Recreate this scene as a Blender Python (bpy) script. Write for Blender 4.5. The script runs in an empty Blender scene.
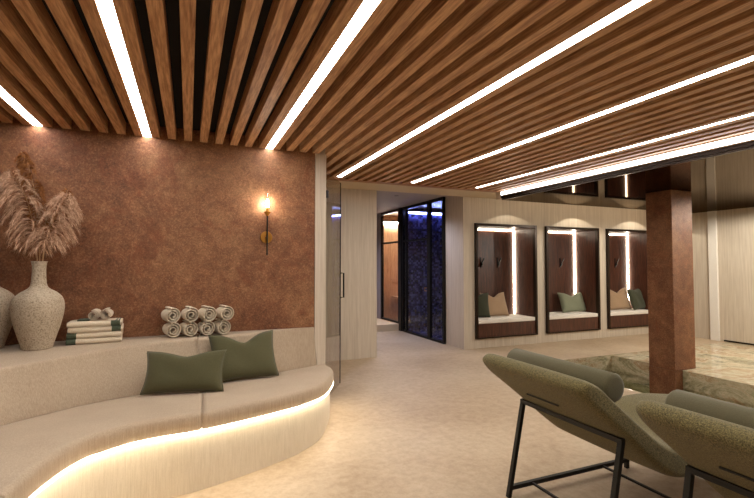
import bpy, bmesh, math, random
from mathutils import Vector, Matrix
random.seed(7)
S = bpy.context.scene
COL = S.collection
PI = math.pi

# ------------------------------------------------------------------ helpers
def link(o):
    COL.objects.link(o); return o

def mesh_obj(name, bm, mat, parent=None, smooth=False, origin=None):
    """links bm (built in world coordinates) as one mesh object; children are moved into the frame of their thing"""
    if parent is not None:
        root = parent
        while root.parent: root = root.parent
        off = Vector(root.location)
    else:
        off = Vector(origin) if origin else Vector((0, 0, 0))
    bmesh.ops.translate(bm, verts=bm.verts, vec=-off)
    bmesh.ops.recalc_face_normals(bm, faces=bm.faces)
    me = bpy.data.meshes.new(name)
    bm.to_mesh(me); bm.free()
    if smooth:
        me.polygons.foreach_set('use_smooth', [True] * len(me.polygons))
    me.materials.append(mat)
    o = bpy.data.objects.new(name, me); link(o)
    if parent is not None: o.parent = parent
    else: o.location = off
    return o

def tag(o, label=None, cat=None, group=None, kind=None):
    if label: o['label'] = label
    if cat: o['category'] = cat
    if group: o['group'] = group
    if kind: o['kind'] = kind
    return o

def thing(name, loc, label, cat, group=None, kind=None):
    o = bpy.data.objects.new(name, None); link(o)
    o.empty_display_size = .1
    o.location = loc
    return tag(o, label, cat, group, kind)

def copy_tree(o, parent=None):
    c = o.copy(); COL.objects.link(c)
    c.parent = parent
    for ch in list(o.children): copy_tree(ch, c)
    return c

def box(bm, x0, x1, y0, y1, z0, z1):
    v = [bm.verts.new((x, y, z)) for z in (z0, z1) for y in (y0, y1) for x in (x0, x1)]
    for f in ((0, 2, 3, 1), (4, 5, 7, 6), (0, 1, 5, 4), (2, 6, 7, 3), (0, 4, 6, 2), (1, 3, 7, 5)):
        bm.faces.new([v[i] for i in f])
    return v

def boxes(*bs):
    bm = bmesh.new()
    for b in bs: box(bm, *b)
    return bm

def bev(bm, w, seg=2):
    bmesh.ops.recalc_face_normals(bm, faces=bm.faces)
    bmesh.ops.bevel(bm, geom=list(bm.edges), offset=w, segments=seg, affect='EDGES', profile=.5, clamp_overlap=True)
    return bm

def bar(bm, a, b, w, h=None):
    """square bar from a to b"""
    h = h or w
    a, b = Vector(a), Vector(b); d = (b - a).normalized()
    ref = Vector((0, 0, 1)) if abs(d.z) < .9 else Vector((0, 1, 0))
    s = d.cross(ref).normalized(); u = s.cross(d).normalized()
    vs = []
    for p in (a, b):
        for i, j in ((-1, -1), (1, -1), (1, 1), (-1, 1)):
            vs.append(bm.verts.new(p + s * i * w / 2 + u * j * h / 2))
    bm.faces.new(vs[:4]); bm.faces.new(vs[4:])
    for k in range(4):
        bm.faces.new((vs[k], vs[(k + 1) % 4], vs[4 + (k + 1) % 4], vs[4 + k]))

def tube(bm, pts, r, n=10, r2=None):
    pts = [Vector(p) for p in pts]; rings = []
    m = len(pts)
    for i, p in enumerate(pts):
        d = (pts[min(i + 1, m - 1)] - pts[max(i - 1, 0)]).normalized()
        ref = Vector((0, 0, 1)) if abs(d.z) < .9 else Vector((1, 0, 0))
        s = d.cross(ref).normalized(); u = s.cross(d)
        rr = r if r2 is None else r + (r2 - r) * i / (m - 1)
        rings.append([bm.verts.new(p + (s * math.cos(2 * PI * k / n) + u * math.sin(2 * PI * k / n)) * rr) for k in range(n)])
    for a, b in zip(rings, rings[1:]):
        for k in range(n): bm.faces.new((a[k], a[(k + 1) % n], b[(k + 1) % n], b[k]))
    bm.faces.new(rings[0]); bm.faces.new(rings[-1])

def lathe(bm, prof, c, n=40, cap=True):
    cx, cy, cz = c; rings = []
    for r, z in prof:
        rings.append([bm.verts.new((cx + r * math.cos(2 * PI * k / n), cy + r * math.sin(2 * PI * k / n), cz + z)) for k in range(n)])
    for a, b in zip(rings, rings[1:]):
        for k in range(n): bm.faces.new((a[k], a[(k + 1) % n], b[(k + 1) % n], b[k]))
    if cap: bm.faces.new(rings[0]); bm.faces.new(rings[-1])

def cat(pts, n, closed=False):
    """Catmull-Rom resample (n points per span)"""
    P = [Vector(p) for p in pts]; m = len(P); out = []
    rng = range(m) if closed else range(m - 1)
    for i in rng:
        p1, p2 = P[i], P[(i + 1) % m]
        p0 = P[i - 1] if (i > 0 or closed) else p1 * 2 - p2
        p3 = P[(i + 2) % m] if (i + 2 < m or closed) else p2 * 2 - p1
        for k in range(n):
            t = k / n
            out.append(.5 * ((2 * p1) + (p2 - p0) * t + (2 * p0 - 5 * p1 + 4 * p2 - p3) * t * t + (3 * p1 - p0 - 3 * p2 + p3) * t ** 3))
    if not closed: out.append(P[-1])
    return out

def resample(pts, n):
    """n points at equal arc length"""
    L = [0]
    for a, b in zip(pts, pts[1:]): L.append(L[-1] + (b - a).length)
    out = []; j = 0
    for i in range(n):
        s = L[-1] * i / (n - 1)
        while j < len(L) - 2 and L[j + 1] < s: j += 1
        t = (s - L[j]) / max(1e-9, L[j + 1] - L[j])
        out.append(pts[j].lerp(pts[j + 1], min(1, max(0, t))))
    return out

def loft(bm, rings, cap=True):
    R = [[bm.verts.new(p) for p in r] for r in rings]
    n = len(R[0])
    for a, b in zip(R, R[1:]):
        for k in range(n): bm.faces.new((a[k], a[(k + 1) % n], b[(k + 1) % n], b[k]))
    if cap: bm.faces.new(R[0]); bm.faces.new(R[-1])

# ------------------------------------------------------------------ materials
MATS = {}
def lin(c):
    return tuple(((v / 255) / 12.92 if v / 255 <= .04045 else ((v / 255 + .055) / 1.055) ** 2.4) for v in c) + (1,)

class NT:
    def __init__(s, name):
        s.m = bpy.data.materials.new(name); s.m.use_nodes = True
        s.t = s.m.node_tree; s.N = s.t.nodes; s.L = s.t.links
        s.b = s.N['Principled BSDF']; s.out = s.N['Material Output']
        s.tc = s.N.new('ShaderNodeTexCoord')
    def coord(s, scale, rnd=False, rot=(0, 0, 0)):
        mp = s.N.new('ShaderNodeMapping'); mp.inputs['Scale'].default_value = scale
        mp.inputs['Rotation'].default_value = rot
        s.L.new(s.tc.outputs['Object'], mp.inputs['Vector'])
        if rnd:
            oi = s.N.new('ShaderNodeObjectInfo'); mu = s.N.new('ShaderNodeMath'); mu.operation = 'MULTIPLY'
            mu.inputs[1].default_value = 37.0; s.L.new(oi.outputs['Random'], mu.inputs[0])
            s.L.new(mu.outputs[0], mp.inputs['Location'])
        return mp.outputs[0]
    def noise(s, vec, scale=1, detail=6, rough=.6, dist=0):
        n = s.N.new('ShaderNodeTexNoise'); n.inputs['Scale'].default_value = scale; n.inputs['Detail'].default_value = detail
        n.inputs['Roughness'].default_value = rough; n.inputs['Distortion'].default_value = dist
        s.L.new(vec, n.inputs['Vector']); return n.outputs['Fac']
    def ramp(s, fac, stops):
        r = s.N.new('ShaderNodeValToRGB'); e = r.color_ramp.elements
        while len(e) < len(stops): e.new(.5)
        for i, (p, c) in enumerate(stops):
            e[i].position = p; e[i].color = lin(c) if not isinstance(c, float) else (c, c, c, 1)
        s.L.new(fac, r.inputs['Fac']); return r.outputs['Color']
    def mix(s, f, a, b, mode='MIX'):
        m = s.N.new('ShaderNodeMix'); m.data_type = 'RGBA'; m.blend_type = mode
        for k, v in ((0, f), (6, a), (7, b)):
            if isinstance(v, (int, float)): m.inputs[k].default_value = v
            elif isinstance(v, tuple): m.inputs[k].default_value = v
            else: s.L.new(v, m.inputs[k])
        return m.outputs[2]
    def set(s, **k):
        for n, v in k.items():
            i = s.b.inputs[n.replace('_', ' ')]
            if isinstance(v, (int, float, tuple)): i.default_value = v
            else: s.L.new(v, i)
        return s
    def bump(s, h, strength=.3, dist=.01):
        b = s.N.new('ShaderNodeBump'); b.inputs['Strength'].default_value = strength; b.inputs['Distance'].default_value = dist
        s.L.new(h, b.inputs['Height']); s.L.new(b.outputs[0], s.b.inputs['Normal']); return s

def plain(name, c, rough=.5, metal=0, **k):
    n = NT(name); n.set(Base_Color=lin(c), Roughness=rough, Metallic=metal, **k); return n.m

def emit(name, c, s):
    n = NT(name); n.set(Base_Color=(0, 0, 0, 1), Emission_Color=tuple(c) + (1,), Emission_Strength=s); return n.m

def rust_mat():
    n = NT('rusted_copper_plaster')
    v = n.coord((1, 1, 1))
    a = n.noise(v, .9, 7, .62, .5); f = n.noise(v, 60, 6, .75); g = n.noise(v, 3.2, 8, .72, .8); e = n.noise(v, 170, 3, .7); h = n.noise(v, 1.7, 9, .75, 1.5)
    c1 = n.ramp(a, [(.36, (104, 60, 36)), (.5, (142, 96, 64)), (.62, (168, 126, 90))])
    c2 = n.ramp(f, [(.36, (76, 40, 22)), (.5, (140, 94, 62)), (.64, (208, 160, 120))])
    c3 = n.ramp(g, [(.38, (94, 46, 24)), (.52, (146, 96, 62)), (.64, (176, 130, 92))])
    c4 = n.ramp(e, [(.36, (80, 44, 26)), (.64, (190, 144, 108))])
    c = n.mix(.45, c1, c3); c = n.mix(.30, c, c2)
    c = n.mix(n.ramp(h, [(.52, 0.0), (.62, .5)]), c, lin((122, 60, 28)))
    m_ = n.noise(v, 11, 8, .8, .6)
    c = n.mix(.42, c, n.ramp(m_, [(.38, .28), (.5, .50), (.62, .74)]), 'OVERLAY')
    c = n.mix(.55, c, n.ramp(e, [(.36, .25), (.64, .75)]), 'OVERLAY')
    c = n.mix(1.0, c, (.83, .78, .72, 1), 'MULTIPLY')
    n.set(Base_Color=c, Roughness=.62, Metallic=.12)
    n.bump(f, .5, .006)
    return n.m

def wood_mat(name, dark, mid, light, axis, rough=.5, k=1.0, rnd=False):
    n = NT(name)
    sc = [28 * k] * 3; sc[axis] = 1.3 * k
    v = n.coord(tuple(sc), rnd)
    a = n.noise(v, 1, 7, .72, .8)
    sc2 = [75 * k] * 3; sc2[axis] = 5 * k
    b = n.noise(n.coord(tuple(sc2), rnd), 1, 3, .6)
    c = n.ramp(a, [(.3, dark), (.5, mid), (.72, light)])
    c = n.mix(.45, c, n.ramp(b, [(.38, dark), (.62, light)]))
    n.set(Base_Color=c, Roughness=rough); n.bump(b, .15, .002)
    return n.m

def stone_panel_mat():
    n = NT('beige_travertine_panel')
    a = n.noise(n.coord((34, 34, 1.1)), 1, 6, .65, .3); b = n.noise(n.coord((130, 130, 3)), 1, 4, .6)
    c = n.ramp(a, [(.3, (184, 168, 148)), (.5, (203, 189, 169)), (.7, (216, 204, 186))])
    c = n.mix(.28, c, n.ramp(b, [(.3, (168, 150, 128)), (.7, (220, 208, 190))]))
    n.set(Base_Color=c, Roughness=.55); n.bump(b, .12, .002)
    return n.m

def floor_mat():
    n = NT('beige_limestone')
    v = n.coord((1, 1, 1))
    a = n.noise(v, .9, 6, .6, .5); b = n.noise(v, 14, 8, .75)
    c = n.ramp(a, [(.36, (168, 144, 115)), (.52, (186, 163, 134)), (.66, (198, 178, 150))])
    c = n.mix(.32, c, n.ramp(b, [(.38, (152, 126, 98)), (.52, (194, 172, 144)), (.64, (216, 198, 174))]))
    n.set(Base_Color=c, Roughness=n.ramp(b, [(.3, .42), (.7, .56)]), Specular_IOR_Level=.4)
    n.bump(b, .12, .004)
    return n.m

def marble_mat():
    n = NT('green_gold_marble')
    v = n.coord((1, 1, 1))
    a = n.noise(n.coord((1, 1, 2.2), rot=(0, 0, .5)), 1.5, 9, .72, 1.0); b = n.noise(n.coord((1, 2.4, 3)), 7, 8, .75, .8)
    c = n.ramp(a, [(.34, (100, 104, 80)), (.42, (168, 158, 124)), (.50, (216, 204, 172)), (.58, (180, 142, 100)), (.64, (224, 214, 188))])
    c = n.mix(.28, c, n.ramp(b, [(.36, (96, 92, 72)), (.5, (186, 172, 140)), (.62, (228, 218, 196))]))
    n.set(Base_Color=c, Roughness=.1)
    return n.m

def mosaic_mat(name, stops, size, rough=.25, axes=(0, 2)):
    n = NT(name)
    v = n.N.new('ShaderNodeTexVoronoi'); v.inputs['Scale'].default_value = 1; v.inputs['Randomness'].default_value = .25
    n.L.new(n.coord((1 / size,) * 3), v.inputs['Vector'])
    c = n.ramp(v.outputs['Color'], stops)
    n.set(Base_Color=c, Roughness=rough); n.bump(v.outputs['Distance'], .4, .004)
    return n.m

def fabric_mat(name, c0, c1, scale=(300, 300, 60), rough=.9, bump=.25, extra=None):
    n = NT(name)
    a = n.noise(n.coord(scale), 1, 3, .6)
    sc2 = (scale[2], scale[2], scale[0]) if scale[0] != scale[2] else tuple(s * 1.7 for s in scale)
    b = n.noise(n.coord(sc2), 1, 2, .5)
    c = n.ramp(n.mix(.5, a, b), [(.34, c0), (.66, c1)])
    n.set(Base_Color=c, Roughness=rough, Specular_IOR_Level=.2, Sheen_Weight=.15)
    n.bump(a, bump, .003)
    return n.m

def linen_mat(name, c0, c1):
    n = NT(name)
    a = n.noise(n.coord((150, 150, 8)), 1, 2, .5); b = n.noise(n.coord((420, 420, 420)), 1, 2, .5); d = n.noise(n.coord((4, 4, 4)), 1, 3, .5)
    c = n.ramp(n.mix(.62, a, b), [(.36, c0), (.64, c1)])
    c = n.mix(.12, c, n.ramp(d, [(.35, c0), (.65, c1)]))
    n.set(Base_Color=c, Roughness=.92, Specular_IOR_Level=.15, Sheen_Weight=.1); n.bump(a, .15, .002)
    return n.m

def hair_mat(name, c0, c1):
    n = NT(name); n.set(Base_Color=n.ramp(n.noise(n.coord((30, 30, 30)), 1, 4, .7), [(.36, c0), (.64, c1)]), Roughness=.9, Specular_IOR_Level=.1); return n.m

def ceramic_mat():
    n = NT('speckled_stoneware')
    a = n.noise(n.coord((90, 90, 90)), 1, 4, .7); b = n.noise(n.coord((7, 7, 7)), 1, 5, .6)
    c = n.ramp(a, [(.36, (96, 80, 62)), (.46, (176, 158, 134)), (.62, (198, 182, 158))])
    c = n.mix(.25, c, n.ramp(b, [(.3, (160, 140, 114)), (.7, (208, 194, 172))]))
    n.set(Base_Color=c, Roughness=.8); n.bump(a, .5, .004)
    return n.m

def front_fresnel(n, ior):
    fr = n.N.new('ShaderNodeFresnel'); fr.inputs['IOR'].default_value = ior
    ge = n.N.new('ShaderNodeNewGeometry')
    mu = n.N.new('ShaderNodeMath'); mu.operation = 'SUBTRACT'; mu.use_clamp = True
    n.L.new(fr.outputs[0], mu.inputs[0]); n.L.new(ge.outputs['Backfacing'], mu.inputs[1])
    return fr, mu
def glass_mat(name, tint=(1, 1, 1), dark=0, rough=.0):
    n = NT(name)
    tr = n.N.new('ShaderNodeBsdfTransparent'); tr.inputs[0].default_value = tuple(tint) + (1,)
    gl = n.N.new('ShaderNodeBsdfGlossy'); gl.inputs['Roughness'].default_value = rough; gl.inputs['Color'].default_value = (.9, .9, .9, 1)
    fr, mu = front_fresnel(n, 1.5)
    mx = n.N.new('ShaderNodeMixShader')
    n.L.new(mu.outputs[0], mx.inputs[0]); n.L.new(tr.outputs[0], mx.inputs[1]); n.L.new(gl.outputs[0], mx.inputs[2])
    n.L.new(mx.outputs[0], n.out.inputs['Surface'])
    return n.m

def water_mat():
    n = NT('pool_water')
    tr = n.N.new('ShaderNodeBsdfTransparent'); tr.inputs[0].default_value = (.88, .90, .82, 1)
    gl = n.N.new('ShaderNodeBsdfGlossy'); gl.inputs['Roughness'].default_value = .02
    fr, mu = front_fresnel(n, 1.33)
    bp = n.N.new('ShaderNodeBump'); bp.inputs['Strength'].default_value = .05; bp.inputs['Distance'].default_value = .01
    n.L.new(n.noise(n.coord((5, 5, 5)), 1, 3, .5), bp.inputs['Height'])
    n.L.new(bp.outputs[0], gl.inputs['Normal']); n.L.new(bp.outputs[0], fr.inputs['Normal'])
    mx = n.N.new('ShaderNodeMixShader')
    n.L.new(mu.outputs[0], mx.inputs[0]); n.L.new(tr.outputs[0], mx.inputs[1]); n.L.new(gl.outputs[0], mx.inputs[2])
    n.L.new(mx.outputs[0], n.out.inputs['Surface'])
    return n.m

M = dict(
    rust=rust_mat(), panel=stone_panel_mat(), floor=floor_mat(), marble=marble_mat(),
    oak=wood_mat('oak_batten', (132, 86, 54), (194, 144, 98), (226, 182, 136), 1, .5, 1, True),
    oak_x=wood_mat('oak_trim', (112, 68, 40), (160, 104, 66), (190, 136, 92), 0),
    walnut=wood_mat('dark_walnut', (40, 20, 13), (74, 40, 27), (106, 62, 42), 2, .38),
    sauna=wood_mat('sauna_plank', (160, 116, 80), (196, 154, 114), (220, 182, 142), 2, .55),
    bronze=plain('dark_bronze_frame', (44, 32, 24), .3, .6),
    black=plain('black_metal', (22, 20, 19), .42, .5),
    void=plain('black_ceiling_paint', (13, 11, 10), .9),
    brass=plain('brushed_brass', (196, 140, 66), .28, 1.0),
    soffit=plain('beige_soffit_paint', (206, 188, 160), .8),
    lilac=plain('grey_corridor_paint', (170, 160, 158), .85),
    linen=linen_mat('beige_linen', (160, 140, 118), (196, 177, 153)), plinth=linen_mat('cream_plinth_cloth', (200, 186, 160), (226, 214, 192)),
    olive=fabric_mat('olive_cotton', (72, 70, 46), (96, 92, 64), (260, 260, 260), .9, .15),
    boucle=fabric_mat('olive_boucle', (44, 39, 20), (132, 119, 76), (150, 150, 150), .95, .8),
    boucle_flat=fabric_mat('olive_smooth_weave', (78, 72, 50), (100, 93, 68), (260, 260, 260), .9, .2),
    tan=fabric_mat('tan_velvet', (152, 124, 96), (182, 154, 124), (240, 240, 240)),
    sage=fabric_mat('sage_cotton', (112, 116, 94), (140, 142, 118), (240, 240, 240)),
    moss=fabric_mat('dark_moss_cotton', (58, 60, 46), (80, 82, 64), (240, 240, 240)),
    white=fabric_mat('white_upholstery', (222, 214, 202), (240, 234, 224), (200, 200, 200)),
    towel=fabric_mat('cream_terry', (196, 178, 150), (232, 218, 196), (190, 190, 190), .95, .5),
    green_band=fabric_mat('dark_green_terry', (58, 66, 52), (88, 96, 76), (190, 190, 190), .95, .4),
    ceramic=ceramic_mat(),
    pampas=hair_mat('pampas_beige', (176, 132, 102), (240, 208, 178)), pampas2=hair_mat('pampas_brown', (110, 64, 34), (172, 116, 70)),
    stalk=plain('dry_stalk', (176, 142, 100), .8),
    glass=glass_mat('clear_glass', (.96, .97, .97)), smoked=glass_mat('smoked_glass', (.88, .86, .83)),
    steam_glass=glass_mat('tinted_glass', (.86, .88, .92)),
    blue=mosaic_mat('blue_mosaic', [(.2, (18, 20, 46)), (.5, (44, 46, 92)), (.8, (96, 98, 150))], .045),
    silver=mosaic_mat('silver_mosaic', [(.2, (70, 78, 80)), (.5, (150, 158, 158)), (.8, (220, 224, 222))], .05),
    water=water_mat(),
)
def mirror_mat():
    n = NT('bronze_mirror_film')
    g = n.N.new('ShaderNodeBsdfGlossy'); g.inputs['Color'].default_value = (.20, .165, .13, 1); g.inputs['Roughness'].default_value = .025
    n.L.new(g.outputs[0], n.out.inputs['Surface']); return n.m
M['mirror'] = mirror_mat()
WARM = (1.0, .96, .90)
M['strip'] = emit('linear_light_diffuser', WARM, 13)
M['edge_strip'] = emit('edge_light_diffuser', (1.0, .96, .95), 4.0)
M['led'] = emit('warm_led', (1.0, .87, .66), 9)
M['cove'] = emit('added_cove_diffuser', (1.0, .90, .76), 3.5)  # glow of the added fill light above the mirror edge
M['niche_led'] = emit('niche_led', (1.0, .86, .66), 15)
M['blue_led'] = emit('blue_led', (.34, .40, 1.0), 22)
M['sauna_led'] = emit('sauna_led', (1.0, .90, .74), 150)
M['bulb'] = emit('filament_bulb', (1.0, .90, .76), 130)

# ------------------------------------------------------------------ camera
f_px, hy, vx, H = 447.67, 264.72, 188.43, 1.5
pit = math.atan((hy - 249) / f_px); psi = math.atan((377 - vx) * math.cos(pit) / f_px)
fw = Vector((math.sin(psi) * math.cos(pit), math.cos(psi) * math.cos(pit), math.sin(pit)))
rt = Vector((math.cos(psi), -math.sin(psi), 0)); up = rt.cross(fw)
cam = bpy.data.cameras.new('camera'); cam.sensor_width = 36; cam.lens = f_px / 754 * 36; cam.clip_start = .02
co = bpy.data.objects.new('camera', cam); link(co)
mw = Matrix((rt, up, -fw)).transposed().to_4x4(); mw.translation = (0, 0, H)
co.matrix_world = mw
S.camera = co

# ------------------------------------------------------------------ room dimensions
YC, YF, ZC, ZP = 4.745, 6.747, 2.717, 2.832     # copper wall, niche wall, batten undersides, black ceiling
XL, XR, YB = -2.6, 9.7, -1.6
POOL = (4.9, 6.53, 5.42)                        # pool x0, x1, far edge
ZM = 2.575                                      # mirror ceiling

def struct(name, bm, mat, parent=None):
    o = mesh_obj(name, bm, mat, parent)
    if parent is None: o['kind'] = 'structure'
    return o

# floor
fl = boxes((XL - .2, POOL[0], YB - .2, POOL[2], -.25, 0), (XL - .2, XR + .2, POOL[2], 11.2, -.25, 0))
struct('floor', fl, M['floor'])
struct('floor_marble', boxes((POOL[1], XR + .2, YB - .2, POOL[2] - .001, -.25, 0.0)), M['marble'])
struct('floor_pool_basin', boxes((POOL[0] - .15, POOL[0] - .001, YB, POOL[2], -1.2, -.251), (POOL[1] + .001, POOL[1] + .15, YB, POOL[2], -1.2, -.251),
     (POOL[0] - .15, POOL[1] + .15, POOL[2] + .001, POOL[2] + .15, -1.2, -.251), (POOL[0] - .15, POOL[1] + .15, YB - .15, YB, -1.2, -.251),
     (POOL[0] - .15, POOL[1] + .15, YB - .15, POOL[2] + .15, -1.35, -1.2)), M['marble'])
# marble facing of the pool rim (thin stone slabs)
struct('trim_pool_rim', boxes((POOL[0], POOL[1], POOL[2] - .03, POOL[2] - .0012, -.252, -.002), (POOL[1] - .03, POOL[1] - .0012, YB, POOL[2] - .031, -.252, -.002),
       (POOL[0] + .0012, POOL[0] + .03, YB, POOL[2] - .031, -.252, -.002)), M['marble'])
bm = boxes((POOL[0] + .031, POOL[1] - .031, YB + .01, POOL[2] - .031, -.45, -.36))
w = mesh_obj('pool_water', bm, M['water']); tag(w, 'clear still water in the sunken marble pool', 'water', kind='stuff')

# walls
struct('wall_back', boxes((XL, 1.262, YC, YC + .16, 0, ZP)), M['rust'])
struct('wall_left', boxes((XL - .2, XL, YB, YC + .16, 0, ZP)), M['walnut'])  # unseen wall, finished dark to keep bounce light off the batten sides
struct('wall_front', boxes((XL - .2, XR + .2, YB - .2, YB, 0, ZP)), M['walnut'])  # unseen wall behind the camera, likewise dark to cut bounce light
struct('trim_pilaster', boxes((1.266, 1.387, YC - .005, YC + .2, 0, ZP)), M['panel'])
# niche wall with openings
NX, NW, NP, NZ0, NZ1 = 4.742, 1.40, 1.6365, .174, 2.249
xs = [NX + NP * i for i in range(3)]
pieces = []
x = 4.55
for nx in xs:
    pieces.append((x, nx + .02, YF, YF + .6, 0, ZP)); x = nx + NW - .02
    pieces.append((nx + .02, nx + NW - .02, YF, YF + .6, NZ1 - .02, ZP))
    pieces.append((nx + .02, nx + NW - .02, YF, YF + .6, 0, NZ0 + .02))
pieces.append((x, XR + .2, YF, YF + .6, 0, ZP))
struct('wall_niche', boxes(*pieces), M['panel'])
struct('wall_corridor', boxes((.7, 2.835, YF, YF + .25, 0, ZP), (.5, .7, YC + .16, YF + .25, 0, ZP)), M['panel'])
# right wall: two panels and a pale vertical strip
struct('wall_right', boxes((XR, XR + .2, YB, YF, 0, ZP)), M['panel'])
struct('trim_strip', boxes((XR - .05, XR - .001, 5.57, 5.72, 0.0, ZM - .002)), M['white'])
struct('shadow_strip_right', boxes((XR - .012, XR - .0005, YB, 5.5, 0.0, .03)), M['bronze'])  # dark strip standing in for the shadow gap under the wall

# soffit between battens and niche wall, mirror ceiling over the pool, black ceiling above battens
struct('trim_soffit', boxes((1.39, 4.70, 6.16, YF, ZC, ZP - .001), (4.70, XR, 6.2, YF, ZC, ZP - .001)), M['soffit'])
struct('ceiling_mirror', boxes((4.80, XR, YB, 6.02, ZM, ZM + .012)), M['mirror'])
ceil = bpy.data.objects.new('ceiling', None); link(ceil); ceil['kind'] = 'structure'
mesh_obj('ceiling_board', boxes((XL - .2, XR + .2, YB - .2, YF + .6, ZP, ZP + .1)), M['void'], ceil)
mesh_obj('ceiling_trim', boxes((1.39, 4.74, 6.02, 6.15, ZC - .002, ZP - .002)), M['oak_x'], ceil)
S0, SP, SW = -.0198, .1431, .072
def batten_bm(y1):
    return bev(boxes((-SW / 2, SW / 2, YB + .002, y1, ZC, ZP - .001)), .002, 1)
long_b = short_b = None
for k in range(-17, 34):
    x = S0 + SP * k
    short = x < 1.30
    src = short_b if short else long_b
    if src is None:
        o = mesh_obj('batten', batten_bm(YC - .002 if short else 6.018), M['oak'], ceil)
        if short: short_b = o
        else: long_b = o
    else:
        o = src.copy(); COL.objects.link(o); o.parent = ceil
    o.location = (x, 0, 0)

# linear lights in the slots between battens
LN = {-8.5: ('linear ceiling light meeting the copper wall above the pampas grass', YC), -2.5: ('linear ceiling light meeting the copper wall right of the folded towels', YC),
      5.5: ('linear ceiling light meeting the copper wall above the brass sconce', YC), 13.5: ('long linear ceiling light ending above the open glass door', 5.90),
      21.5: ('long linear ceiling light ending above the corridor opening', 5.90), 29.5: ('thin linear ceiling light next to the bright edge of the batten ceiling', 5.90)}
for k, (lab, y1) in LN.items():
    x = S0 + SP * k
    t = thing('linear_light', (x, 2, ZC), lab, 'ceiling light', 'linear lights between the battens')
    mesh_obj('housing', boxes((x - .034, x + .034, YB + .02, y1 - .005, ZC + .014, ZC + .05)), M['black'], t)
    dw = .0345 if k < 29 else .018
    mesh_obj('diffuser', boxes((x - dw, x + dw, YB + .02, y1 - .005, ZC + .002, ZC + .0135)), M['strip'], t)
t = thing('edge_light', (4.78, 2, ZM), 'broad bright white light band along the edge of the batten ceiling', 'ceiling light')
mesh_obj('diffuser', boxes((4.752, 4.765, YB + .02, 6.0, ZM + .072, ZC - .012)), M['edge_strip'], t)
mesh_obj('housing', boxes((4.766, 4.799, YB + .02, 6.15, ZM + .02, ZP - .004)), M['soffit'], t)
mesh_obj('lip', boxes((4.742, 4.765, YB + .02, 6.0, ZM + .060, ZM + .071)), M['soffit'], t)
mesh_obj('lip', boxes((4.750, 4.7655, YB + .02, 6.0, ZM + .02, ZM + .0595)), M['bronze'], t)
mesh_obj('lip', boxes((4.742, 4.765, YB + .02, 6.0, ZC - .011, ZC + .004)), M['soffit'], t)

mesh_obj('edge_profile', boxes((4.766, 4.7995, YB + .02, 6.0, ZM - .003, ZM + .0195)), M['bronze'], t)
t = thing('cove_light', (7.2, 6.12, 2.66), 'added warm fill light, unseen above the mirror ceiling edge, brightening the pale niche wall', 'light')  # unseen light added to brighten the top of the niche wall
mesh_obj('diffuser', boxes((4.86, 9.6, 6.121, 6.135, 2.645, 2.685)), M['cove'], t)
mesh_obj('housing', boxes((4.86, 9.6, 6.10, 6.12, 2.60, 2.70)), M['soffit'], t)
# ------------------------------------------------------------------ corridor, steam room and sauna
XG = 4.49
struct('wall_pier', boxes((XG + .02, 4.55 - .001, YF, 7.345, 0, ZP - .02), (4.545, 4.72, 7.35, 7.36, 0, ZP - .02)), M['panel'])
struct('ceiling_corridor', boxes((1.5, 4.6, YF + .001, 11.2, 2.80, 2.83)), M['lilac'])
struct('wall_corridor_end', boxes((1.5, 4.47, 10.7, 10.8, 0, 2.80), (1.4, 1.5, YF + .26, 10.8, 0, 2.8), (4.44, 4.535, 10.365, 10.699, .147, 2.799)), M['lilac'])
struct('trim_step', boxes((1.5, XG - .05, 9.28, 10.69, 0, .146)), M['soffit'])
struct('wall_steam', boxes((XG + .04, 7.2, 9.08, 9.14, 0, 2.80), (7.2, 7.3, 7.36, 9.14, 0, 2.8), (4.73, 7.2, 7.351, 7.40, 0, 2.80)), M['blue'])
struct('ceiling_steam', boxes((XG + .04, 7.2, 7.41, 9.075, 2.79, 2.83)), M['silver'])
struct('floor_steam', boxes((XG + .04, 7.2, 7.41, 9.075, 0, .01)), M['blue'])
t = thing('cove_light', (5.8, 9.04, 2.68), 'blue cove light washing the top of the mosaic steam room wall', 'light')
mesh_obj('diffuser', boxes((XG + .06, 7.1, 9.01, 9.03, 2.66, 2.70)), M['blue_led'], t)
mesh_obj('cornice', boxes((XG + .06, 7.1, 8.98, 9.005, 2.70, 2.735), (XG + .06, 7.1, 9.005, 9.075, 2.72, 2.735)), M['black'], t)
# sauna room
struct('wall_sauna', boxes((4.42 + .05, 6.2, 10.62, 10.69, .0, 2.80), (6.2, 6.3, 9.145, 10.7, 0, 2.8), (XG + .05, 6.2, 9.145, 9.18, 0, 2.8)), M['sauna'])
struct('ceiling_sauna', boxes((XG + .05, 6.2, 9.19, 10.61, 2.79, 2.83)), M['soffit'])
t = thing('cove_light', (5.3, 10.58, 2.6), 'warm cove light washing the wood planks inside the sauna', 'light')
mesh_obj('diffuser', boxes((XG + .1, 6.1, 10.56, 10.58, 2.58, 2.61)), M['sauna_led'], t)
mesh_obj('cornice', boxes((XG + .1, 6.1, 10.53, 10.555, 2.61, 2.645), (XG + .1, 6.1, 10.555, 10.615, 2.63, 2.645)), M['black'], t)
t = thing('sauna_bench', (5.5, 10.2, .0), 'slatted wooden bench inside the sauna behind the black framed glass', 'bench')
for i in range(6):
    mesh_obj('front_slat', bev(boxes((4.86, 6.15, 9.95, 9.98, .22 + i * .075, .27 + i * .075)), .004, 1), M['sauna'], t)
for i in range(5):
    mesh_obj('seat_slat', bev(boxes((4.86, 6.15, 9.99 + i * .12, 10.09 + i * .12, .66, .69)), .004, 1), M['sauna'], t)
mesh_obj('backrest_board', bev(boxes((4.86, 6.15, 10.58, 10.605, 1.05, 1.15)), .004, 1), M['sauna'], t)

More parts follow.
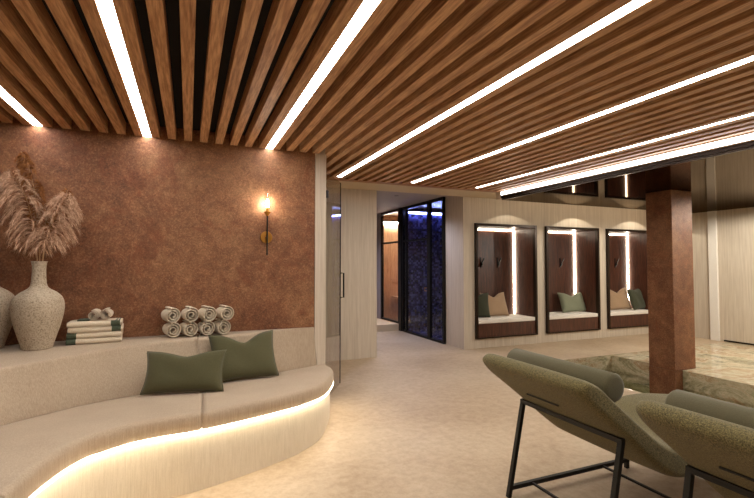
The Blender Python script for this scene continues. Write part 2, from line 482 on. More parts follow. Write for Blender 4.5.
# glass fronts (frames + panes), plane x = XG
def glass_front(name, label, y0, y1, z0, z1, transoms, mullions, door=None):
    t = thing(name, (XG, (y0 + y1) / 2, z0), label, 'glass partition', kind='structure')
    fb = []
    fb += [(XG - .03, XG + .03, y0, y0 + .05, z0, z1), (XG - .03, XG + .03, y1 - .06, y1, z0, z1),
           (XG - .03, XG + .03, y0 + .05, y1 - .06, z1 - .06, z1), (XG - .03, XG + .03, y0 + .05, y1 - .06, z0, z0 + .04)]
    mesh_obj('frame', boxes(*fb), M['black'], t)
    for z in transoms: mesh_obj('transom', boxes((XG - .025, XG + .025, y0 + .051, y1 - .061, z - .02, z + .02)), M['black'], t)
    for y in mullions: mesh_obj('mullion', boxes((XG - .028, XG + .028, y - .025, y + .025, z0 + .041, z1 - .061)), M['black'], t)
    mesh_obj('pane', boxes((XG - .004, XG + .004, y0 + .045, y1 - .055, z0 + .035, z1 - .055)), M['steam_glass'], t)
    return t
t = glass_front('window_steam', 'black framed glass front of the blue steam room', 7.35, 7.93, 0.0, 2.80, [], [])
t = glass_front('door_steam', 'black framed glass door of the blue steam room', 7.932, 9.15, 0.0, 2.80, [2.03], [8.95])
h = bmesh.new(); tube(h, [(XG - .03, 8.0, 1.03), (XG - .075, 8.0, 1.03), (XG - .075, 8.0, .97), (XG - .03, 8.0, .97)], .008)
mesh_obj('door_handle', h, M['brass'], t)
t = glass_front('window_sauna', 'black framed glass front of the lit sauna', 9.30, 10.36, .15, 2.80, [2.03], [])
mesh_obj('post', boxes((XG - .05, XG + .05, 9.152, 9.275, 0, 2.80)), M['black'], t)

# open glass door by the pilaster
A, B = Vector((1.405, 4.80, 0)), Vector((1.775, 5.42, 0))
d = (B - A).normalized(); nn = Vector((d.y, -d.x, 0))
t = thing('door_glass', A, 'open frameless smoked glass door beside the end of the bench', 'door', kind='structure')
def panel_bm(a, b, z0, z1, th):
    bm = bmesh.new(); vs = []
    for z in (z0, z1):
        for p, s in ((a, -1), (b, -1), (b, 1), (a, 1)): vs.append(bm.verts.new((p.x + nn.x * th / 2 * s, p.y + nn.y * th / 2 * s, z)))
    bm.faces.new(vs[:4]); bm.faces.new(vs[4:])
    for k in range(4): bm.faces.new((vs[k], vs[(k + 1) % 4], vs[4 + (k + 1) % 4], vs[4 + k]))
    return bm
mesh_obj('pane', panel_bm(A, B, .012, 2.545, .010), M['smoked'], t)
mesh_obj('edge_seal', panel_bm(B + d * .0005, B + d * .008, .012, 2.545, .014), M['bronze'], t)
h = bmesh.new(); q = B - d * .045
tube(h, [q + nn * .006 + Vector((0, 0, 1.395)), q + nn * .055 + Vector((0, 0, 1.395)), q + nn * .055 + Vector((0, 0, 1.09)), q + nn * .006 + Vector((0, 0, 1.09))], .010)
mesh_obj('door_handle', h, M['black'], t)
for z in (.25, 2.25):
    mesh_obj('hinge', panel_bm(A - d * .015, A + d * .05, z, z + .08, .03), M['black'], t)

# ------------------------------------------------------------------ pillar
t = thing('pillar', (6.55, 4.45, -.3), 'rust-brown copper-clad square pillar standing at the corner of the pool', 'pillar')
px0, px1, py0, py1 = 6.335, 6.79, 4.232, 4.62
mesh_obj('shaft', bev(boxes((px0, px1, py0, py1, .0005, ZM - .001)), .006, 1), M['rust'], t)
mesh_obj('footing', boxes((px0, POOL[1] - .0315, py0, py1, -1.199, -.0005)), M['rust'], t)

# ------------------------------------------------------------------ niches
def y_hook(x, y, z):
    bm = bmesh.new()
    box(bm, x - .012, x + .012, y - .012, y, z - .11, z + .10)
    bar(bm, (x, y - .01, z - .06), (x + .03, y - .085, z + .085), .02)
    bar(bm, (x, y - .01, z - .09), (x + .005, y - .06, z - .03), .018)
    return bm
YNB = 7.30
def niche(label):
    nx = xs[0]; x1 = nx + NW
    t = thing('seating_niche', (nx, YF, NZ0), label, 'wall niche', 'lit walnut niches along the pale wall')
    fr = .045; y0 = YF - .05
    mesh_obj('frame', boxes((nx, nx + fr, y0, YF + .02, NZ0, NZ1), (x1 - fr, x1, y0, YF + .02, NZ0, NZ1),
             (nx + fr, x1 - fr, y0, YF + .02, NZ1 - fr, NZ1), (nx + fr, x1 - fr, y0, YF + .02, NZ0, NZ0 + .02)), M['bronze'], t)
    mesh_obj('back_panel', boxes((nx + .022, x1 - .022, YNB, YNB + .02, NZ0 + .022, NZ1 - .022)), M['walnut'], t)
    mesh_obj('side_panel', boxes((nx + .022, nx + .045, YF + .021, YNB - .001, NZ0 + .022, NZ1 - .022)), M['walnut'], t)
    mesh_obj('side_panel', boxes((x1 - .045, x1 - .022, YF + .021, YNB - .001, NZ0 + .022, NZ1 - .022)), M['walnut'], t)
    mesh_obj('top_panel', boxes((nx + .046, x1 - .046, YF + .021, YNB - .001, NZ1 - .046, NZ1 - .022)), M['walnut'], t)
    mesh_obj('bench_front', boxes((nx + .046, x1 - .046, YF - .03, YF - .005, NZ0 + .021, .435)), M['walnut'], t)
    mesh_obj('bench_top', boxes((nx + .046, x1 - .046, YF - .004, YNB - .001, .40, .435)), M['walnut'], t)
    mesh_obj('seat_pad', bev(boxes((nx + .05, x1 - .05, YF - .035, YNB - .03, .437, .508)), .014, 3), M['white'], t, smooth=False)
    mesh_obj('light_strip', boxes((x1 - .072, x1 - .052, YNB - .022, YNB - .002, .515, NZ1 - .052)), M['niche_led'], t)
    mesh_obj('light_strip', boxes((nx + .05, x1 - .08, YNB - .022, YNB - .002, NZ1 - .072, NZ1 - .052)), M['niche_led'], t)
    for hx in (.53, .93):
        mesh_obj('coat_hook', y_hook(nx + hx, YNB - .001, 1.545), M['black'], t)
    return t
n0 = niche('walnut niche nearest the corridor, holding a tan and a dark moss cushion')
for i, lab in ((1, 'middle walnut niche, holding a single sage green cushion'), (2, 'walnut niche partly hidden behind the copper pillar')):
    c = copy_tree(n0); c.location = (xs[i], YF, NZ0); c['label'] = lab
# small ceiling spots that scallop the wall above the niches
spot_src = None
for i in range(3):
    cx = xs[i] + .76
    if spot_src is None:
        t = thing('downlight', (cx, YF - .47, ZC), '', 'ceiling light', 'downlights above the niches')
        bm = bmesh.new(); lathe(bm, [(.03, -.003), (.036, -.003), (.036, -.0005), (.03, -.0005)], (cx, YF - .47, ZC), 20, False)
        mesh_obj('ring', bm, M['black'], t); spot_src = t
    else:
        t = copy_tree(spot_src); t.location = (cx, YF - .47, ZC)
    t['label'] = ('small round downlight in the soffit above the niche nearest the corridor', 'small round downlight in the soffit above the middle niche',
                  'small round downlight in the soffit above the niche beside the pillar')[i]
    ld = bpy.data.lights.new('spot_lamp', 'SPOT'); ld.energy = 6; ld.color = (1, .90, .74); ld.spot_size = math.radians(121); ld.spot_blend = .06; ld.shadow_soft_size = .02
    lo = bpy.data.objects.new('spot_lamp', ld); link(lo); lo.parent = t; lo.location = (0, 0, -.012)

POOL_FILLS = [(7.0, 2.6, ZM), (8.35, 4.0, ZM), (8.35, 2.0, ZM), (6.3, .9, ZM)]  # unseen lamps added to brighten the pool side and right wall
PL = ['added fill downlight in the mirror ceiling over the pool edge', 'added fill downlight in the mirror ceiling near the right wall', 'added fill downlight in the mirror ceiling farthest from the niches', 'added fill downlight in the mirror ceiling over the water']
for (x, y, z), lab in zip(POOL_FILLS, PL):
    t = thing('downlight', (x, y, z), lab, 'ceiling light', 'added fill lights over the pool')
    bm = bmesh.new(); lathe(bm, [(.03, -.003), (.042, -.003), (.042, -.0005), (.03, -.0005)], (x, y, z), 20, False); mesh_obj('ring', bm, M['black'], t)
    ld = bpy.data.lights.new('spot_lamp', 'SPOT'); ld.energy = 125 if x > 8 else 40; ld.color = (1, .93, .82); ld.spot_size = math.radians(178); ld.spot_blend = .2; ld.shadow_soft_size = .05
    lo = bpy.data.objects.new('spot_lamp', ld); link(lo); lo.parent = t; lo.location = (0, 0, -.012)
for (x, y), lab in (((3.6, 7.6), 'added fill downlight in the corridor ceiling near the niche wall'), ((3.4, 9.2), 'added fill downlight deep in the corridor ceiling'), ((5.2, 9.75), 'added fill downlight in the sauna ceiling')):  # lamps added to brighten the corridor and the sauna
    t = thing('downlight', (x, y, 2.80), lab, 'ceiling light', 'added fill lights in the corridor and sauna')
    bm = bmesh.new(); lathe(bm, [(.03, -.003), (.042, -.003), (.042, -.0005), (.03, -.0005)], (x, y, 2.79 if x > 5 else 2.80), 20, False); mesh_obj('ring', bm, M['black'], t)
    ld = bpy.data.lights.new('spot_lamp', 'SPOT'); ld.energy = 60 if x < 5 else 40; ld.color = (.72, .75, 1) if x < 5 else (1, .88, .7); ld.spot_size = math.radians(140); ld.spot_blend = .6; ld.shadow_soft_size = .05  # bluish corridor colour stands in for the steam room's glow on the floor
    lo = bpy.data.objects.new('spot_lamp', ld); link(lo); lo.parent = t; lo.location = (0, 0, -.012)
# ------------------------------------------------------------------ cushions
def pillow_bm(w, h, t, chop=.2, flare=.08, n=22):
    """cushion in local coordinates: x width, z height (0..h), y thickness; chop = dent of the top edge"""
    bm = bmesh.new()
    def P(u, v, s):
        x = u * w / 2 * (1 - flare * (1 - v * v) * abs(u)); z = v * h / 2 * (1 - flare * (1 - u * u) * abs(v))
        if v > 0: z -= chop * h * math.exp(-(u / .42) ** 2) * v ** 1.5 * (1 - .25 * abs(u))
        th = t / 2 * (max(0, 1 - u ** 4) ** .5) * (max(0, 1 - v ** 4) ** .5) * (1 - .22 * chop * 4 * math.exp(-(u / .3) ** 2) * max(0, v))
        th += .006 * math.sin(5 * u + 3 * v) * (1 - u * u) * (1 - v * v)
        return (x, s * th, z + h / 2)
    g = {}
    for s in (-1, 1):
        for i in range(n + 1):
            for j in range(n + 1):
                edge = i in (0, n) or j in (0, n)
                if edge and s == 1: g[s, i, j] = g[-1, i, j]; continue
                u = math.sin((2 * i / n - 1) * PI / 2) * .35 + (2 * i / n - 1) * .65
                v = math.sin((2 * j / n - 1) * PI / 2) * .35 + (2 * j / n - 1) * .65
                g[s, i, j] = bm.verts.new(P(u, v, s))
        for i in range(n):
            for j in range(n):
                bm.faces.new((g[s, i, j], g[s, i + 1, j], g[s, i + 1, j + 1], g[s, i, j + 1]))
    edge = [g[-1, i, 0].co.copy() for i in range(n + 1)] + [g[-1, n, j].co.copy() for j in range(1, n + 1)] + \
           [g[-1, i, n].co.copy() for i in range(n - 1, -1, -1)] + [g[-1, 0, j].co.copy() for j in range(n - 1, 0, -1)]
    return bm, edge
def cushion(label, w, h, t, loc, yaw, tilt, mat, chop=.2, group=None, roll=0):
    """tilt leans the top backwards (+y)"""
    root = thing('cushion', loc, label, 'cushion', group)
    bm, edge = pillow_bm(w, h, t, chop)
    o = mesh_obj('cover', bm, mat); o.parent = root; o.location = (0, 0, 0)
    o.data.polygons.foreach_set('use_smooth', [True] * len(o.data.polygons))
    pb = bmesh.new(); tube(pb, edge + [edge[0]], .004, 6)
    p = mesh_obj('piping', pb, mat); p.parent = o; p.location = (0, 0, 0)
    root.rotation_euler = (-tilt, roll, yaw)
    root.rotation_mode = 'XYZ'
    return root

# ------------------------------------------------------------------ curved bench
BASE = [(1.375, 4.74), (1.335, 4.40), (1.185, 4.02), (1.04, 3.765), (.86, 3.60), (.745, 3.525), (.43, 3.375), (.09, 3.25), (-.15, 3.215), (-.317, 3.165), (-.455, 3.055),
        (-.535, 2.98), (-.602, 2.826), (-.64, 2.678), (-.67, 2.51), (-.69, 2.24), (-.70, 2.0), (-.70, 1.6)]
BACKB = [(1.30, 4.74), (1.262, 4.735), (1.09, 4.664), (.857, 4.545), (.5, 4.43), (.134, 4.30), (-.322, 4.10), (-.631, 3.938), (-.873, 3.728), (-1.062, 3.494), (-1.17, 3.25), (-1.22, 2.9), (-1.24, 2.24), (-1.245, 2.0), (-1.25, 1.6)]
BACKT = [(1.262, 4.742), (1.0, 4.68), (.246, 4.443), (-.217, 4.325), (-.48, 4.21), (-.655, 4.09), (-.829, 3.91), (-.99, 3.757), (-1.115, 3.64), (-1.25, 3.4), (-1.33, 3.0), (-1.36, 2.24), (-1.365, 2.0), (-1.37, 1.6)]
ZLEDGE = .828
def zt(y): return .415 + .071 * (YC - y)
def v3(l): return [Vector((a, b, 0)) for a, b in l]
baseC, backC, topC = (cat(v3(l), 10) for l in (BASE, BACKB, BACKT))
bench = thing('curved_bench', (0, 4.0, 0), 'long curved beige linen bench with glowing plinth along the copper wall', 'bench')
def split(c, test):
    i = next(i for i, p in enumerate(c) if test(p)); return i
def normals(c):
    out = []
    for i, p in enumerate(c):
        d = (c[min(i + 1, len(c) - 1)] - c[max(i - 1, 0)]).normalized(); out.append(Vector((-d.y, d.x, 0)))
    return out
# outward normal of the base curve (towards the room): curve runs from the wall end leftwards, so outward is to its left
bn = normals(baseC)
def offs(c, nrm, d): return [p + q * d for p, q in zip(c, nrm)]
cen = Vector((.3, 4.2, 0))
sgn = 1 if (baseC[60] + bn[60] - cen).length > (baseC[60] - cen).length else -1
bn = [q * sgn for q in bn]
# plinth: follows the base curve, back to a line behind
N1 = 120
def band(outer, inner, n):
    return resample(outer, n), resample(inner, n)
bo, bi = band(baseC, backC, N1)
rings = []
for p, q in zip(bo, bi):
    z = zt(p.y) - .125
    rings.append([Vector((p.x, p.y, 0.001)), Vector((p.x, p.y, z)), Vector((q.x, q.y, zt(q.y) - .125)), Vector((q.x, q.y, 0.001))])
bm = bmesh.new(); loft(bm, rings); mesh_obj('plinth', bm, M['plinth'], bench)
# light strip, tucked below the seat overhang
bnr = normals(bo); sg = 1 if (bo[60] + bnr[60] - cen).length > (bo[60] - cen).length else -1
rings = []
for p, q in zip(bo, bnr):
    q = q * sg; z = zt(p.y)
    a = p + q * .001; b = p + q * .036; c_ = p + q * .028
    rings.append([Vector((a.x, a.y, z - .140)), Vector((c_.x, c_.y, z - .134)), Vector((b.x, b.y, z - .124)), Vector((b.x, b.y, z - .117)), Vector((c_.x, c_.y, z - .1135)), Vector((a.x, a.y, z - .1135))])
bm = bmesh.new(); loft(bm, rings); mesh_obj('light_strip', bm, M['led'], bench)
# seat cushions
def seat_section(o0, o1, i0, i1, n, end0=.0, end1=.0):
    po = resample(baseC[o0:o1 + 1], n); pi = resample(backC[i0:i1 + 1], n)
    nr = normals(po)
    rings = []
    for k, (p, q) in enumerate(zip(po, pi)):
        u = nr[k] * sg
        e = p + u * .034
        dirv = (q - e).normalized()
        zb = -.112
        r = .035
        prof = [(0.0, zb), (0.0, -r)]
        for a in range(1, 6):
            t_ = a / 5 * PI / 2; prof.append((r - r * math.cos(t_), -r + r * math.sin(t_)))
        ring = []
        for s, dz in prof:
            pt = e + dirv * s; ring.append(Vector((pt.x, pt.y, zt(p.y) + dz)))
        L = (q - e).length
        for s in (.3, .6, .9):
            pt = e.lerp(q, s); ring.append(Vector((pt.x, pt.y, zt(pt.y) + .004)))
        ring.append(Vector((q.x, q.y, zt(q.y) - .002))); ring.append(Vector((q.x, q.y, zt(q.y) - .1)))
        rings.append(ring)
    bm = bmesh.new(); loft(bm, rings)
    return bm
o_a = split(baseC, lambda p: p.x < .098); i_a = split(backC, lambda p: p.x < .136)
o_b = split(baseC, lambda p: p.y < 2.25); i_b = split(backC, lambda p: p.y < 2.26)
def shrink(bm, n_end):  # round the two end edges of a lofted cushion
    bmesh.ops.recalc_face_normals(bm, faces=bm.faces)
    big = [f for f in bm.faces if len(f.verts) > 4]
    ed = {e for f in big for e in f.edges}
    bmesh.ops.bevel(bm, geom=list(ed), offset=.007, segments=3, affect='EDGES', clamp_overlap=True)
    return bm
for a, b, c, e, n in ((0, o_a, 0, i_a, 60), (o_a, o_b, i_a, i_b, 70), (o_b, len(baseC) - 1, i_b, len(backC) - 1, 16)):
    mesh_obj('seat_cushion', shrink(seat_section(a, b, c, e, n), 0), M['linen'], bench, smooth=True)
# backrest with ledge
i_t = split(topC, lambda p: p.x < .112)
def back_section(b0, b1, t0, t1, n):
    pb = resample(backC[b0:b1 + 1], n); pt = resample(topC[t0:t1 + 1], n)
    rings = []
    for p, q in zip(pb, pt):
        u = (q - p); u = u.normalized() if u.length > .02 else Vector((0, 1, 0))
        # point on the wall behind
        if q.y > 3.4 and q.x > -1.26: bk = Vector((min(1.26, q.x + (q.x + .2) * .12), YC - .002, 0))
        else: bk = Vector((XL + .01, q.y + .02, 0))
        if q.x <= -1.115:
            f_ = min(1, (-1.115 - q.x) / .15); bk = Vector((-1.27, YC - .002, 0)).lerp(Vector((XL + .01, q.y + .02, 0)), f_)
        if bk.y < q.y + .004: bk.y = q.y + .004
        d2 = (bk - q); d2 = d2.normalized() if d2.length > 1e-6 else Vector((0, 1, 0))
        r = min(.03, (bk - q).length * .4)
        zl = zt(p.y) - .06
        ring = [Vector((p.x, p.y, zl)), Vector((p.x, p.y, zt(p.y) + .01))]
        mid = p.lerp(q, .5); ring.append(Vector((mid.x, mid.y, (zt(p.y) + ZLEDGE) / 2)))
        ring.append(Vector((q.x, q.y, ZLEDGE - r)))
        for a in range(1, 5):
            t_ = a / 4 * PI / 2; w_ = q + d2 * (r - r * math.cos(t_)); ring.append(Vector((w_.x, w_.y, ZLEDGE - r + r * math.sin(t_))))
        w_ = q.lerp(bk, .6); ring.append(Vector((w_.x, w_.y, ZLEDGE)))
        ring.append(Vector((bk.x, bk.y, ZLEDGE))); ring.append(Vector((bk.x, bk.y, zl)))
        rings.append(ring)
    bm = bmesh.new(); loft(bm, rings); return bm
for a, b, c, e, n in ((1, i_a, 0, i_t, 50), (i_a, len(backC) - 1, i_t, len(topC) - 1, 120)):
    mesh_obj('backrest', shrink(back_section(a, b, c, e, n), 0), M['linen'], bench, smooth=True)

# cushions on the bench
cushion('rectangular olive lumbar cushion lying against the left backrest, in front', .625, .335, .16, (-.03, 3.895, zt(3.89) + .012), math.radians(-14), math.radians(24), M['olive'], .12, 'olive cushions on the bench')
cushion('square olive cushion with dented top, propped behind the lumbar cushion', .60, .44, .17, (.50, 4.225, zt(4.23) + .012), math.radians(8), math.radians(26), M['olive'], .20, 'olive cushions on the bench')

# cushions in the niches
GN = 'cushions in the wall niches'
cushion('tan cushion on the white pad of the niche nearest the corridor', .60, .47, .15, (5.475, 7.06, .510), math.radians(4), math.radians(18), M['tan'], .18, GN)
cushion('dark moss cushion half behind the tan one in the niche nearest the corridor', .46, .47, .15, (5.03, 7.04, .510), math.radians(-18), math.radians(14), M['moss'], .10, GN)
cushion('sage green cushion alone on the white pad of the middle niche', .66, .43, .16, (7.46, 7.05, .510), math.radians(-2), math.radians(20), M['sage'], .18, GN)
cushion('tan cushion in the niche beside the copper pillar', .66, .49, .15, (8.80, 7.05, .510), math.radians(-2), math.radians(18), M['tan'], .2, GN)
cushion('dark moss cushion right of the tan one, half hidden by the pillar', .44, .48, .15, (9.215, 6.90, .510), math.radians(6), math.radians(18), M['moss'], .05, GN)

# ------------------------------------------------------------------ towels
def roll_bm(R, L, turns=2.6):
    """spiral roll along y from 0 to L, resting on z=0"""
    bm = bmesh.new(); n = int(turns * 26); r0 = .014; gap = (R - r0) / turns; th = gap * .46
    inn, out = [], []
    for i in range(n + 1):
        a = i / n * turns * 2 * PI; rr = r0 + gap * a / (2 * PI) - gap * .3
        wob = 1 + .02 * math.sin(3 * a)
        for lst, r in ((inn, rr), (out, rr + th)):
            lst.append(((r * wob) * math.cos(a - 1.9), (r * wob) * math.sin(a - 1.9) + R))
    y0 = 0
    V = {}
    ys = [(0, .0), (.008, 1), (L - .008, 1), (L, 0)]
    for j, (y, e) in enumerate(ys):
        for i in range(n + 1):
            cx, cz = (inn[i][0] + out[i][0]) / 2, (inn[i][1] + out[i][1]) / 2
            k = 1 if e else .55
            V[j, 0, i] = bm.verts.new((cx + (inn[i][0] - cx) * k, y, cz + (inn[i][1] - cz) * k))
            V[j, 1, i] = bm.verts.new((cx + (out[i][0] - cx) * k, y, cz + (out[i][1] - cz) * k))
    for i in range(n):
        for j in range(3):
            bm.faces.new((V[j, 0, i], V[j + 1, 0, i], V[j + 1, 0, i + 1], V[j, 0, i + 1]))
            bm.faces.new((V[j, 1, i], V[j, 1, i + 1], V[j + 1, 1, i + 1], V[j + 1, 1, i]))
        bm.faces.new((V[0, 0, i], V[0, 0, i + 1], V[0, 1, i + 1], V[0, 1, i]))
        bm.faces.new((V[3, 0, i], V[3, 1, i], V[3, 1, i + 1], V[3, 0, i + 1]))
    for i in (0, n):
        for j in range(3): bm.faces.new((V[j, 0, i], V[j, 1, i], V[j + 1, 1, i], V[j + 1, 0, i]))
    return bm
GR = 'rolled towels on the bench ledge'
RR = .0715
names = [['leftmost', 'second from the left', 'third from the left', 'rightmost'], ['leftmost', 'second from the left', 'third from the left', 'rightmost']]
src = None
for row in range(2):
    for c in range(4):
        lab = f"cream towel roll, {names[row][c]} of the {'bottom' if row == 0 else 'top'} row"
        if src is None:
            src = mesh_obj('rolled_towel', roll_bm(RR, .19), M['towel'], smooth=False); o = src
        else:
            o = src.copy(); COL.objects.link(o)
        tag(o, lab, 'towel', GR)
        o.location = (-.118 + .1465 * c + (.006 if row else 0) + (.01 * (c - 1) if row else 0), 4.505 - (.012 if row else 0) + .01 * (c % 2), ZLEDGE + .001 + row * (2 * RR + .0005 - .010))
        o.rotation_euler = (0, 0, math.radians([14, 17, 12, 16][(c + row) % 4]))

def folded_bm(x0, x1, y0, y1, z0, z1, seg=8):
    """towel folded in half: rounded fold along the front, open layers at the back"""
    bm = bmesh.new(); h = (z1 - z0); r = h / 2; prof = []
    for i in range(seg + 1):
        a = PI / 2 + PI * i / seg; prof.append((y0 + r + r * math.cos(a), z0 + r + r * math.sin(a)))
    prof += [(y1, z0), (y1, z0 + h * .46), (y0 + r * 1.2, z0 + h * .49), (y0 + r * 1.2, z0 + h * .51), (y1, z0 + h * .54), (y1, z1)]
    rings = []
    m = 14
    for k in range(m + 1):
        x = x0 + (x1 - x0) * k / m; e = .004 if k in (0, m) else 0
        rings.append([Vector((x, py, pz + .0015 * math.sin(k * 1.7 + pz * 60) * (1 if pz > z0 + h * .3 else 0) - (e if pz > z0 + r else -e))) for py, pz in prof])
    loft(bm, rings); return bm
zz = ZLEDGE + .001
labs = ['cream folded towel with green left band, bottom of the stack', 'cream folded towel with green left band, second from the bottom',
        'cream folded towel with green right band, third from the bottom', 'cream folded towel with green right band, on top of the stack']
for i in range(4):
    th = .046
    ox = [0, .004, .008, .002][i]
    t = thing('folded_towel', (-.74, 4.55, zz), labs[i], 'towel', 'folded towels on the bench ledge')
    mesh_obj('towel_body', folded_bm(-.935 + ox, -.535 + ox, 4.46, 4.66, zz, zz + th), M['towel'], t, smooth=False)
    if i < 2: b0, b1 = -.937 + ox, -.868 + ox
    else: b0, b1 = -.618 + ox, -.549 + ox
    bm = bmesh.new(); rings = []
    for x in (b0, b1):
        pr = []
        for k in range(9):
            a = PI / 2 + PI * k / 8; r = th / 2 + .0012; pr.append(Vector((x, 4.46 + th / 2 + r * math.cos(a), zz + th / 2 + r * math.sin(a))))
        pr += [Vector((x, 4.655, zz - .0008)), Vector((x, 4.655, zz + th + .0012))]
        rings.append(pr)
    loft(bm, rings); mesh_obj('woven_band', bm, M['green_band'], t)
    t.rotation_euler = (0, 0, math.radians([4, 3.2, 4.5, 3.8][i]))
    zz += th + .0016
# small hand towel rolled from both ends, on top
t = thing('rolled_hand_towel', (-.70, 4.52, zz), 'small cream hand towel rolled from both ends, on top of the folded stack', 'towel')
for s, x, R in ((1, -.745, .044), (-1, -.652, .047)):
    bm = roll_bm(R, .17, 2.6)
    if s < 0: bmesh.ops.scale(bm, vec=(-1, 1, 1), verts=bm.verts)
    bmesh.ops.translate(bm, verts=bm.verts, vec=(x, 4.475, zz + .0035))
    mesh_obj('towel_roll', bm, M['towel'], t)
mesh_obj('woven_band', bev(boxes((-.865, -.775, 4.50, 4.62, zz, zz + .012)), .004, 2), M['green_band'], t)
mesh_obj('flat_end', bev(boxes((-.774, -.58, 4.48, 4.64, zz, zz + .003)), .001, 1), M['towel'], t)

# ------------------------------------------------------------------ vases and pampas grass
VP = [(.095, 0), (.104, .006), (.112, .04), (.132, .11), (.155, .19), (.172, .27), (.177, .33), (.172, .375), (.155, .415), (.120, .45), (.080, .475), (.058, .50), (.050, .55), (.047, .62), (.048, .66), (.054, .692), (.055, .698), (.046, .698), (.041, .68), (.039, .60), (.042, .52), (.05, .50)]
def vase(label, loc, k=1.0):
    bm = bmesh.new(); pr = cat([Vector((r * k, z * k, 0)) for r, z in VP], 3)
    lathe(bm, [(p.x, p.y) for p in pr], loc, 48)
    o = mesh_obj('vase', bm, M['ceramic'], None, True, loc)
    return tag(o, label, 'vase', 'speckled stoneware vases on the ledge')
VC = (-1.108, 4.385, ZLEDGE + .001)
vase('speckled stoneware vase with narrow neck holding the pampas grass', VC)
vase('speckled stoneware vase cut off by the left edge of the photo', (-1.475, 4.53, ZLEDGE + .001), 1.02)

def plume(label, base, path, width, col, n, droop, seed, fine=1.0, hairs=70):
    rnd = random.Random(seed)
    t = thing('pampas_stem', base, label, 'dried grass', 'pampas stems in the vase')
    c = cat([Vector(p) for p in path], 12)
    bm = bmesh.new(); tube(bm, c, .0035, 6, .0012); mesh_obj('stalk', bm, M['stalk'], t)
    # feathery head on the upper part of the stalk: drooping branchlets, each with fine hairs
    bm = bmesh.new(); m = len(c); h0 = int(m * .34)
    dv = Vector(droop)
    for i in range(n):
        f = (i + rnd.random()) / n
        j = min(h0 + int(f * (m - 1 - h0)), m - 1); p = c[j]
        d = (c[min(j + 1, m - 1)] - c[max(j - 1, 0)]).normalized()
        pr_ = math.sin(PI * min(1, .16 + .80 * f)) ** .6
        a = rnd.uniform(0, 2 * PI); s_ = d.cross(Vector((0, 1, 0))).normalized(); u = d.cross(s_)
        out = s_ * math.cos(a) + u * math.sin(a); out.y *= .6
        out = (out + dv * rnd.uniform(.3, 1.2)).normalized()
        L = width * pr_ * rnd.uniform(.7, 1.1) + .015
        br = []
        for k in range(9):
            g = k / 8
            br.append(p + d * (L * .62 * g * (1 - .45 * g)) + out * (L * .72 * g) + Vector((0, 0, -1)) * (L * .62 * g * g))
        tint = rnd.random()
        for k in range(hairs):
            g = .06 + .94 * rnd.random(); x_ = g * 8; q = min(int(x_), 7)
            o_ = br[q].lerp(br[q + 1], x_ - q); tg = (br[q + 1] - br[q]).normalized()
            rv = Vector((rnd.uniform(-1, 1), rnd.uniform(-1, 1), rnd.uniform(-1, 1)))
            hd = (tg + rv * .42).normalized(); hl = (.030 + .035 * rnd.random()) * (.7 + .5 * width / .25) * min(1, .5 + pr_)
            sd = hd.cross(rv); sd = sd.normalized() * rnd.uniform(.0006, .0013) * fine if sd.length > 1e-4 else Vector((0, .001, 0))
            e1 = o_ + hd * hl * .55 + Vector((0, 0, -.004)); e2 = o_ + hd * hl + Vector((0, 0, -.016))
            v = [bm.verts.new(w_) for w_ in (o_ - sd, o_ + sd, e1 + sd * .8, e1 - sd * .8, e2)]
            bm.faces.new((v[0], v[1], v[2], v[3])); bm.faces.new((v[3], v[2], v[4]))
    mesh_obj('plume', bm, col, t, smooth=True)
    return t
vx_, vy_, vz_ = VC
bz = vz_ + .53
plume('broad beige pampas plume drooping to the left of the vase', (vx_ - .01, vy_, bz), [(vx_ - .01, vy_, bz), (vx_ - .02, vy_, 1.60), (vx_ - .05, vy_ + .01, 1.82), (vx_ - .11, vy_ + .01, 2.06), (vx_ - .21, vy_, 2.25)], .20, M['pampas'], 110, (-.55, 0, -.25), 1)
plume('broad beige pampas plume drooping to the right of the vase', (vx_ + .012, vy_ - .005, bz), [(vx_ + .012, vy_ - .005, bz), (vx_ + .03, vy_ - .02, 1.60), (vx_ + .07, vy_ - .03, 1.78), (vx_ + .13, vy_ - .04, 1.96), (vx_ + .20, vy_ - .05, 2.07)], .19, M['pampas'], 110, (.55, 0, -.30), 2)
plume('slender brown pampas plume rising highest behind the others', (vx_, vy_ + .012, bz), [(vx_, vy_ + .012, bz), (vx_ - .01, vy_ + .03, 1.70), (vx_ - .04, vy_ + .05, 1.98), (vx_ - .09, vy_ + .06, 2.24), (vx_ - .155, vy_ + .06, 2.42)], .075, M['pampas2'], 70, (.0, 0, .1), 3, 1.4)
plume('short brown pampas plume peeking above the right beige plume', (vx_ + .005, vy_ + .015, bz), [(vx_ + .005, vy_ + .015, bz), (vx_ + .03, vy_ + .03, 1.66), (vx_ + .07, vy_ + .05, 1.84), (vx_ + .12, vy_ + .06, 2.0), (vx_ + .17, vy_ + .06, 2.13)], .065, M['pampas2'], 50, (.0, 0, .1), 4, 1.4)

